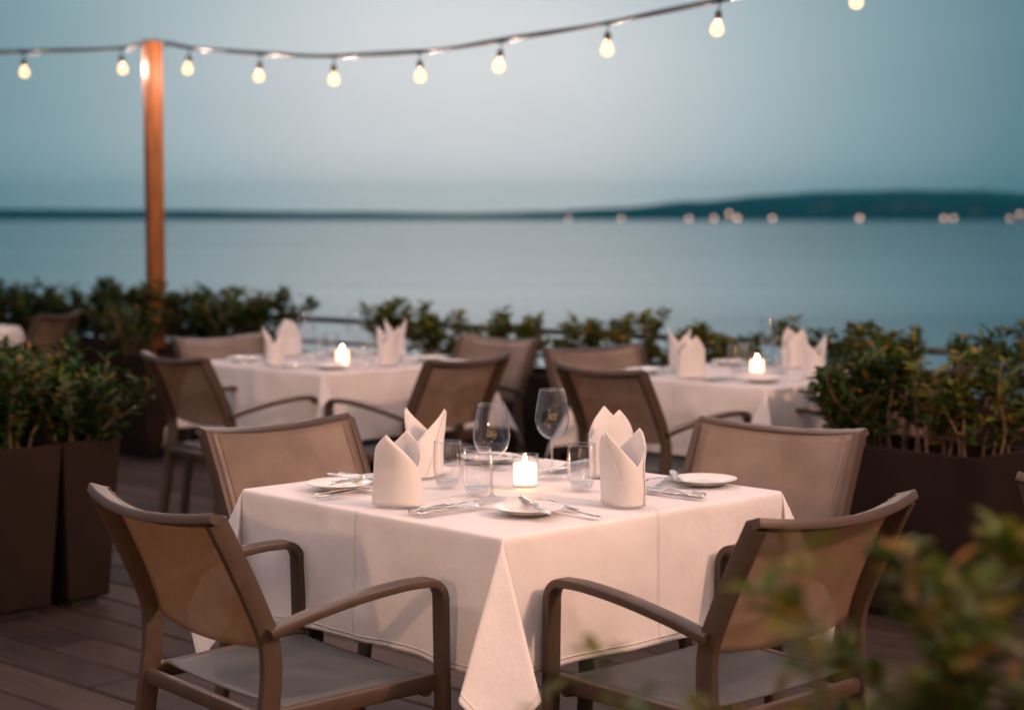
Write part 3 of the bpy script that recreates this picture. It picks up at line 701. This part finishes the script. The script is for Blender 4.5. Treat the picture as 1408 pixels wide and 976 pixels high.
# ------------------------------------------------------------------ tables and cloths
def cloth_mesh(alphas, seed):
    """1.48 m square of linen over the table: sides hang with shallow waves, each corner's spare cloth stands out as a
    flat fronted fold. Round each corner the cloth is a cone whose directions D(phi) keep their angular length."""
    W, A_ = .742, .446
    side = list(A_ + (W - A_) * np.linspace(0, 1, 27)[1:]); near = [A_ - .03, A_ - .018, A_ - .009, A_ - .004, A_, A_ + .003, A_ + .007]
    mid = list(np.linspace(-(A_ - .045), A_ - .045, 47))
    half = sorted(near + side); cs = [-x for x in reversed(half)] + mid + half; n = len(cs)
    def slerp(p, q, t):
        th = p.angle(q)
        return p if th < 1e-6 else (p * math.sin((1 - t) * th) + q * math.sin(t * th)) / math.sin(th)
    fans = {}
    for (sx, sy), (al, skew) in alphas.items():
        e = Matrix.Rotation(R(skew), 3, 'Z') @ Vector((sx, sy, 0)).normalized(); l = Vector((0, 0, 1)).cross(e)
        # l points to one neighbour side; find which side is phi = -45 (the u side)
        al = R(al); th = R(45) - al; tau = math.acos(min(1, math.cos(th) / math.cos(al)))
        Dn = Vector((0, 0, -1))
        def dirv(t_, a_): return (Dn * math.cos(t_) * math.cos(a_) + e * math.sin(t_) * math.cos(a_) + l * math.sin(a_)).normalized()
        n_u = Vector((sx, 0, 0)); n_v = Vector((0, sy, 0))
        Su = (Dn + n_u * .022).normalized(); Sv = (Dn + n_v * .022).normalized()
        pa, pb = dirv(tau, al), dirv(tau, -al)
        if pa.dot(n_u) < pb.dot(n_u): pa, pb = pb, pa
        pts = []
        for i in range(181):
            ph = i / 180 * 90
            d1, d2 = math.degrees(th), math.degrees(th + 2 * al)
            if ph < d1: q = slerp(Su, pa, ph / d1)
            elif ph < d2: q = slerp(pa, pb, (ph - d1) / (d2 - d1)); q = (q + e * -.02 * math.sin(math.pi * (ph - d1) / (d2 - d1))).normalized()
            else: q = slerp(pb, Sv, (ph - d2) / (90 - d2))
            pts.append(q)
        sm_ = []
        for i in range(181):
            acc = Vector((0, 0, 0)); wsum = 0
            for k in range(-7, 8):
                j = min(180, max(0, i + k)); w_ = math.exp(-(k / 3.0) ** 2); acc += pts[j] * w_; wsum += w_
            sm_.append((acc / wsum).normalized())
        sm_[0] = Su; sm_[-1] = Sv
        fans[(sx, sy)] = sm_
    r = .011
    def bend(s):                                   # path length past the edge -> (outward, down) round the table's edge
        if s <= 0: return 0, 0
        a = s / r
        if a < math.pi / 2: return r * math.sin(a), -r * (1 - math.cos(a))
        return r, -r - (s - r * math.pi / 2)
    def wave(t, s, k):
        x = t * 9 + k * 3.1 + seed
        w_ = .022 * s + s * s * .17 * math.sin(x) * (1 - abs(t / A_) ** 3) + s * .085 * noise.noise(Vector((t * 5, s * 2.5 + k * 7, seed))) * (1 - abs(t / A_) ** 4)
        w_ += .008 * min(1, s / .05) * noise.noise(Vector((t * 12, s * 9 + k * 5, seed + 3))) * (1 - abs(t / A_) ** 6)
        return w_
    vs = []
    for v in cs:
        for u in cs:
            au, av = abs(u) - A_, abs(v) - A_; sx, sy = (1 if u > 0 else -1), (1 if v > 0 else -1)
            if au <= 0 and av <= 0:
                vs.append((u, v, .0006 * noise.noise(Vector((u * 6, v * 6, seed)))))
            elif au > 0 and av > 0:
                rho = math.hypot(au, av); ph = math.degrees(math.atan2(av, au)); k = ph * 2; j = min(179, int(k)); D = fans[(sx, sy)][j].lerp(fans[(sx, sy)][j + 1], k - j)
                o_, z_ = bend(rho); f = min(1, rho / .03)
                e = Vector((sx, sy, 0)).normalized(); st = e * o_ * .72 + Vector((0, 0, z_))
                p = Vector((sx * A_, sy * A_, 0)) + st * (1 - f) + (D * rho + e * r * .72 + Vector((0, 0, r * .43))) * f
                p += e * .010 * rho / .4 * noise.noise(Vector((u * 9, v * 9, seed)))
                vs.append(tuple(p))
            elif au > 0:
                o_, z_ = bend(au); wv = wave(v, au, sx); vs.append((sx * (A_ + o_ + wv), v, z_))
            else:
                o_, z_ = bend(av); wv = wave(u, av, 2 * sy); vs.append((u, sy * (A_ + o_ + wv), z_))
    me = bpy.data.meshes.new('tablecloth')
    fs = [(j * n + i, j * n + i + 1, (j + 1) * n + i + 1, (j + 1) * n + i) for j in range(n - 1) for i in range(n - 1)]
    me.from_pydata(vs, [], fs); me.update()
    uv = me.uv_layers.new(name='UVMap')
    rest = np.array([(cs[k % n], cs[k // n]) for k in range(n * n)], 'f')
    vi = np.empty(len(me.loops), 'i'); me.loops.foreach_get('vertex_index', vi); uv.data.foreach_set('uv', rest[vi].ravel())
    return me
CM = cloth_mesh({(-1, -1): (14.25, 0), (-1, 1): (19, 38), (1, -1): (19, -34), (1, 1): (18, 0)}, 1.7); CM.materials.append(M['cloth']); CM.polygons.foreach_set('use_smooth', [True] * len(CM.polygons))
def table(c, rz, name):
    t = empty('dining_table', 'square wooden dining table hidden under the white cloth, ' + name, 'table', (c[0], c[1], 0), rz, 'square dining tables')
    b = MB(); b.box((0, 0, .731), (.884, .884, .036)); o = b.build('tabletop', M['wood_table'], t, False); v = o.modifiers.new('b', 'BEVEL'); v.width = .01; v.segments = 3
    for sx in (-1, 1):
        for sy in (-1, 1):
            b = MB(); b.bar([(sx * .37, sy * .37, 0), (sx * .37, sy * .37, .712)], .05, .05, (1, 0, 0), .15); b.build('leg', M['wood_table'], t, True, 40)
    return t
def cloth(c, rz, label):
    o = bpy.data.objects.new('tablecloth', CM); C.objects.link(o); o.location = (c[0], c[1], .7515); o.rotation_euler = (0, 0, rz)
    sb = o.modifiers.new('s', 'SUBSURF'); sb.levels = 1; sb.render_levels = 1
    so = o.modifiers.new('t', 'SOLIDIFY'); so.thickness = .0012; so.offset = -1
    return tag(o, label, 'tablecloth', 'white tablecloths')
TC = Vector((-.002, 4.262, 0)); T2 = Vector((-.775, 8.03, 0)); T3 = Vector((.951, 7.415, 0)); T4 = Vector((-3.50, 10.55, 0))
table(TC, R(43.4), 'nearest the camera'); cloth(TC, R(43.4), 'white cloth over the near table with a long pointed fold at its front corner')
table(T2, R(45), 'left back table'); cloth(T2, R(135), 'blurred white cloth over the left back table')
table(T3, R(45), 'right back table'); cloth(T3, R(-45), 'blurred white cloth over the right back table')
table(T4, R(45), 'at the far left edge'); cloth(T4, R(-45), 'white tablecloth just showing at the far left edge')
ZT = .7585

# ------------------------------------------------------------------ tableware
def wine_glass():
    e = empty('wine_glass', 'x', 'wine glass')
    b = MB(); O = [(.0042, .088), (.012, .0905), (.022, .097), (.0315, .108), (.0375, .122), (.0395, .136), (.038, .155), (.0345, .178), (.0305, .199), (.0292, .205)]
    I = [(.0283, .205), (.0296, .199), (.0336, .178), (.0371, .155), (.0386, .136), (.0366, .122), (.0306, .1088), (.021, .0985), (.011, .093), (0, .0915)]
    b.lathe(smooth_prof(O) + smooth_prof(I), 48); b.build('bowl', M['glass'], e)
    s = MB(); s.lathe(smooth_prof([(.0345, .0003), (.035, .0012), (.033, .0022), (.018, .0042), (.0075, .0085), (.0045, .016), (.0036, .03), (.0034, .06), (.0036, .08), (.0046, .0885), (0, .0895)]) + [(0, .0003)], 40); s.build('stem', M['tglass'], e)
    r = MB(); r.lathe([(.0292 + .0011 * math.cos(a), .2052 + .0011 * math.sin(a)) for a in [q * math.pi / 4 for q in range(9)]], 48); r.build('rim', M['tglass'], e)
    return e
def smooth_prof(p): return [(max(0, q.x), q.z) for q in smooth_pts([(r, 0, z) for r, z in p], 3)]
def tumbler():
    e = empty('tumbler', 'x', 'water glass')
    b = MB(); b.lathe(smooth_prof([(.0285, .013), (.0325, .024), (.0345, .042), (.0345, .065), (.0335, .085), (.0325, .105)]) + smooth_prof([(.0315, .105), (.0325, .085), (.0335, .065), (.0335, .042), (.0313, .025), (.0268, .0155), (0, .0145)]), 44); b.build('wall', M['glass'], e)
    s = MB(); s.lathe([(0, .0004), (.021, .0004), (.024, .002), (.0262, .006), (.0285, .0128), (.0262, .0142), (0, .0138)], 40); s.build('base', M['tglass'], e)
    r = MB(); r.lathe([(.032 + .0011 * math.cos(a), .1052 + .0011 * math.sin(a)) for a in [q * math.pi / 4 for q in range(9)]], 44); r.build('rim', M['tglass'], e)
    return e
def votive():
    e = empty('candle_glass', 'x', 'candle')
    b = MB(); b.lathe([(0, .0004), (.028, .0004), (.0305, .003), (.031, .008), (.0315, .076), (.031, .078), (.0296, .0775), (.0292, .075), (.0288, .010), (.027, .0078), (0, .0076)], 40); b.build('glass', M['glass'], e)
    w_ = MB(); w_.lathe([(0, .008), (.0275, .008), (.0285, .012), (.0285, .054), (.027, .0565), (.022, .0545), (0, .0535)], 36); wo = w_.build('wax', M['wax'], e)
    k = MB(); k.tube([(0, 0, .052), (.0006, 0, .060)], .0007, 6); k.build('wick', M['soil'], wo)
    f = MB(); f.lathe(smooth_prof([(0, .0575), (.0028, .060), (.0043, .064), (.0036, .069), (.0016, .075), (0, .079)]), 14); f.build('flame', M['flame'], e)
    return e
def plate():
    b = MB(); b.lathe(smooth_prof([(0, .004), (.040, .004), (.048, .0055), (.060, .0095), (.0745, .0128), (.0775, .0136)]) + [(.0785, .0132), (.078, .0122)] + smooth_prof([(.074, .0108), (.060, .0062), (.048, .0022), (.046, .0002), (.043, .0002), (.041, .0014), (0, .0014)]), 56)
    return b.build('bread_plate', M['china'])
def knife(L_=.215):
    """flat handled table knife along +y, origin at the handle end"""
    vs = []; fs = []; n = 22; sec = 8
    hl = L_ * .52
    for i in range(n + 1):
        t = i / n; y = L_ * t
        if y < hl:
            w_ = .0058 + .0036 * math.cos(min(1, y / .05) * 1.4) ; th = .0042
            if y < .006: w_ *= math.sqrt(max(.05, y / .006)); 
            xo = 0
        else:
            s = (y - hl) / (L_ - hl); w_ = .0105 * (1 - .15 * s) * math.sqrt(max(.02, 1 - max(0, (s - .75) / .25) ** 2)) if s > .06 else .005; th = .0011; xo = .0018
        for k in range(sec):
            a = 2 * math.pi * k / sec; vs.append((xo + w_ * math.cos(a), y, .0042 + th * math.sin(a)))
    for i in range(n):
        for k in range(sec): k2 = (k + 1) % sec; fs.append((i * sec + k, i * sec + k2, (i + 1) * sec + k2, (i + 1) * sec + k))
    fs += [tuple(range(sec - 1, -1, -1)), tuple(n * sec + k for k in range(sec))]
    b = MB(); b.add(vs, fs); return b.build('knife', M['steel'])
def fork(L_=.20):
    b = MB(); P = [(0, 0), (0, .02), (0, .06), (0, .10), (0, .125)]
    W_ = [.0068, .0065, .0045, .003, .003]; Z = [.002, .002, .004, .007, .006]
    vs = []; sec = 8; pts = list(zip(W_, [p[1] for p in P], Z)) + [(.008, .136, .0035), (.0115, .143, .0025)]
    for w_, y, z in pts:
        for k in range(sec): a = 2 * math.pi * k / sec; vs.append((w_ * math.cos(a), y, z + .0011 * math.sin(a)))
    fs = [(i * sec + k, i * sec + (k + 1) % sec, (i + 1) * sec + (k + 1) % sec, (i + 1) * sec + k) for i in range(len(pts) - 1) for k in range(sec)]
    fs += [tuple(range(sec - 1, -1, -1)), tuple((len(pts) - 1) * sec + k for k in range(sec))]
    b.add(vs, fs)
    for x in (-.0094, -.0031, .0031, .0094): b.bar([(x, .141, .0026), (x, .155, .0014), (x * .97, .175, .0022), (x * .93, L_, .0052)], .0028, .0014, (1, 0, 0), .3)
    return b.build('fork', M['steel'])

def napkin(seed, flip=1, hk=1.0, tail=False, apart=1.0):
    """bishop's mitre: an oval linen wall rising to two facing points, the outer flap wrapped across the front"""
    rnd = random.Random(seed); b = MB(); nt_, nv = 96, 20
    def H(th):
        f = min(abs(((th - math.pi / 2 + math.pi) % (2 * math.pi)) - math.pi), abs(((th + math.pi / 2 + math.pi) % (2 * math.pi)) - math.pi)) / (math.pi / 2)
        return hk * (.088 + .078 * (1 - f ** 1.02))
    def pos(th, z, dr=0):
        h = H(th); s = math.sin(th); c_ = math.cos(th); v = z / .16
        a = .057 * (1 - .05 * v); bb = .036 * (1 + .10 * v)
        # above the valleys the two points draw flat and narrow, leaning apart
        k = max(0, (z - .085) / .075)
        x = (a + dr) * (abs(c_) ** .85) * (1 if c_ > 0 else -1) * (1 - .30 * k * k); y = (bb + dr) * (abs(s) ** .9) * (1 if s > 0 else -1) * (1 + .18 * k * apart)
        n_ = noise.noise(Vector((x * 22 + seed, y * 22, z * 16))) * .0035
        return Vector((x + n_, y + n_ * .8, z))
    vs = [pos(2 * math.pi * i / nt_, H(2 * math.pi * i / nt_) * j / nv) for j in range(nv + 1) for i in range(nt_)]
    fs = [(j * nt_ + i, j * nt_ + (i + 1) % nt_, (j + 1) * nt_ + (i + 1) % nt_, (j + 1) * nt_ + i) for j in range(nv) for i in range(nt_)]
    b.add(vs, fs)
    # wrapped flap: covers one side of the front below a diagonal running from the foot to the point
    for side, off in ((-1, .0026), (1, .0026)):
        n1, n2 = 40, 14; vs = []
        for i in range(n1 + 1):
            u = i / n1; th = side * math.pi / 2 + flip * (-.95 + 2.1 * u)
            top = H(th) * min(1, (.03 + .97 * (u / .46)) if u < .46 else 1.0) * .985 
            for j in range(n2 + 1): vs.append(pos(th, .0005 + (top - .0005) * j / n2, off))
        b.add(vs, [(i * (n2 + 1) + j, (i + 1) * (n2 + 1) + j, (i + 1) * (n2 + 1) + j + 1, i * (n2 + 1) + j + 1) for i in range(n1) for j in range(n2)])
    if tail:
        b.add([(.03, -.03, .001), (.075, -.045, .001), (.082, -.02, .004), (.035, -.012, .022), (.055, -.035, .012)], [(0, 1, 4), (1, 2, 4), (2, 3, 4), (3, 0, 4)])
    me = b.mesh('folded_napkin', False); o = link('folded_napkin', me, M['napkin']); s = o.modifiers.new('s', 'SOLIDIFY'); s.thickness = .0014; s.offset = 0
    return o

PROTO = {}
def place(kind, x, y, z, rz, label, cat, group, rx=0, ry=0):
    """first use moves the original, later uses copy it"""
    mk = {'wine': wine_glass, 'tumbler': tumbler, 'candle': votive, 'plate': plate, 'knife': knife, 'fork': fork}
    if kind not in PROTO: o = PROTO[kind] = mk[kind]()
    else: o = copy_tree(PROTO[kind])
    o.location = (x, y, z); o.rotation_euler = (rx, ry, rz)
    if kind == 'wine': o.scale = (1.06, 1.06, 1.05)
    tag(o, label, cat, group); return o

SD_ = {'FL': (Vector((-.7071, -.7071, 0)), 'front left'), 'FR': (Vector((.7071, -.7071, 0)), 'front right'), 'BR': (Vector((.7071, .7071, 0)), 'far right'), 'BL': (Vector((-.7071, .7071, 0)), 'far left')}
def sp_(c, k, out, r):
    o = SD_[k][0]; rt = Vector((-o.y, o.x, 0))       # the diner's right hand, looking inward
    return c + o * out + rt * r
def cutlery(kind, c, k, o1, r1, o2, r2, z, label, group, rx=0):
    a = sp_(c, k, o1, r1); b = sp_(c, k, o2, r2); d_ = b - a
    return place(kind, a.x, a.y, z, math.atan2(d_.y, d_.x) - math.pi / 2, label, kind if kind != 'butter' else 'knife', group, rx)

def setting(c, k, tname, full, nap_rot, nap_seed, pl=(.30, -.28), napo=(.345, 0), kn=None, fk=None, bt=None, napkw={}, fkz=0):
    pos_ = SD_[k][1]; where = 'at the %s seat, %s' % (pos_, tname); g = ' on the ' + tname
    p = sp_(c, k, *napo); o = napkin(nap_seed, **napkw); o.location = (p.x, p.y, ZT); o.rotation_euler = (0, 0, nap_rot); tag(o, 'white napkin folded to two points ' + where, 'napkin', 'folded napkins' + g)
    p = sp_(c, k, *pl); place('plate', p.x, p.y, ZT, 0, 'small white bread plate ' + where, 'plate', 'bread plates' + g)
    for i, q in enumerate(kn or [(.425, .13, .215, .13), (.425, .155, .21, .158)]):
        cutlery('knife', c, k, *q, ZT, ('inner' if i == 0 else 'outer') + ' steel knife by the napkin ' + where, 'table knives' + g)
    for i, q in enumerate(fk or [(.42, -.14, .235, -.14), (.42, -.18, .235, -.175)]):
        cutlery('fork', c, k, *q, ZT + (fkz if i == 0 else 0), ('inner' if i == 0 else 'outer') + ' steel fork by the napkin ' + where, 'forks' + g)
    if bt: cutlery('knife', c, k, *bt, ZT + .0125, 'butter knife lying across the bread plate ' + where, 'butter knives' + g, R(-1.5))

FT = 'nearest table'
setting(TC, 'FL', FT, 1, R(-28), 1, (.295, -.279), (.358, .0), [(.425, .113, .215, .110), (.43, .150, .22, .158)], [(.425, -.195, .25, -.172), (.41, -.235, .235, -.205)], (.34, -.26, .16, -.30), {'hk': .96})
setting(TC, 'FR', FT, 1, R(125), 2, (.284, -.232), (.351, -.0), [(.415, .215, .215, .205), (.43, .185, .23, .175)], [(.345, -.142, .15, -.092), (.44, -.175, .25, -.165)], (.20, -.17, .335, -.24), {'flip': -1})
setting(TC, 'BR', FT, 1, R(20), 3, (.37, -.285), (.32, -.03), [(.445, .135, .235, .10), (.45, .165, .24, .13)], [(.24, -.245, .415, -.155), (.42, -.20, .24, -.16)], (.27, -.285, .40, -.16), {'flip': -1})
setting(TC, 'BL', FT, 1, R(70), 4, (.365, -.285), (.29, .01), [(.44, .165, .25, .14), (.455, .19, .26, .17)], [(.43, -.18, .25, -.2), (.43, -.21, .25, -.23)], (.42, -.25, .28, -.33), {'tail': True, 'apart': 1.5})
place('wine', *(-.046, 4.075), ZT, 0, 'clear wine glass with a wide bowl left of the candle on the nearest table', 'wine glass', 'wine glasses on the nearest table')
place('wine', *(.098, 4.425), ZT, 0, 'clear wine glass standing behind and right of the candle on the nearest table', 'wine glass', 'wine glasses on the nearest table')
place('tumbler', *(-.153, 4.285), ZT, 0, 'water glass beside the far left napkin of the nearest table', 'water glass', 'water glasses on the nearest table')
place('tumbler', *(-.080, 4.155), ZT, 0, 'water glass right behind the left wine glass of the nearest table', 'water glass', 'water glasses on the nearest table')
place('tumbler', *(.163, 4.235), ZT, 0, 'water glass left of the front right napkin of the nearest table', 'water glass', 'water glasses on the nearest table')
place('candle', *(.031, 4.262), ZT, 0, 'lit candle in a clear glass at the middle of the nearest table', 'candle', 'lit candles on the tables')

def back_table(c, tname, rots, seed):
    setting(c, 'FL', tname, 0, R(rots[0]), seed); setting(c, 'FR', tname, 0, R(rots[1]), seed + 1); setting(c, 'BR', tname, 0, R(rots[2]), seed + 2); setting(c, 'BL', tname, 0, R(rots[3]), seed + 3)
back_table(T2, 'left back table', (90, 70, 80, 20), 10); back_table(T3, 'right back table', (20, 100, 30, 100), 20)
def P2(px, d_): return ((px - 704) / 2500 * d_, d_)
for px, d_, t, c in ((420, 8.05, 'left', 'left'), (489, 8.15, 'right', 'left'),):
    x, y = P2(px, d_); place('wine', x, y, ZT, 0, 'blurred wine glass at the %s of the candle on the %s back table' % (t, c), 'wine glass', 'wine glasses on the left back table')
x, y = P2(1057, 7.55); place('wine', x, y, ZT, 0, 'blurred wine glass behind the candle on the right back table', 'wine glass', 'wine glasses on the right back table')
for px, d_, lab, g in ((440, 8.0, 'blurred water glass between the left wine glass and the candle of the left back table', 'left'), (506, 7.9, 'blurred water glass right of the candle on the left back table', 'left'), (455, 8.25, 'blurred water glass just behind the candle of the left back table', 'left'),
                       (1013, 7.45, 'blurred water glass left of the candle on the right back table', 'right'), (1027, 7.6, 'blurred water glass close behind the candle at its left on the right back table', 'right'), (1075, 7.4, 'blurred water glass right of the candle on the right back table', 'right')):
    x, y = P2(px, d_); place('tumbler', x, y, ZT, 0, lab, 'water glass', 'water glasses on the %s back table' % g)
x, y = P2(470, 7.85); place('candle', x, y, ZT, 0, 'lit candle in a clear glass on the left back table', 'candle', 'lit candles on the tables')
x, y = P2(1042, 7.32); place('candle', x, y, ZT, 0, 'lit candle in a clear glass on the right back table', 'candle', 'lit candles on the tables')
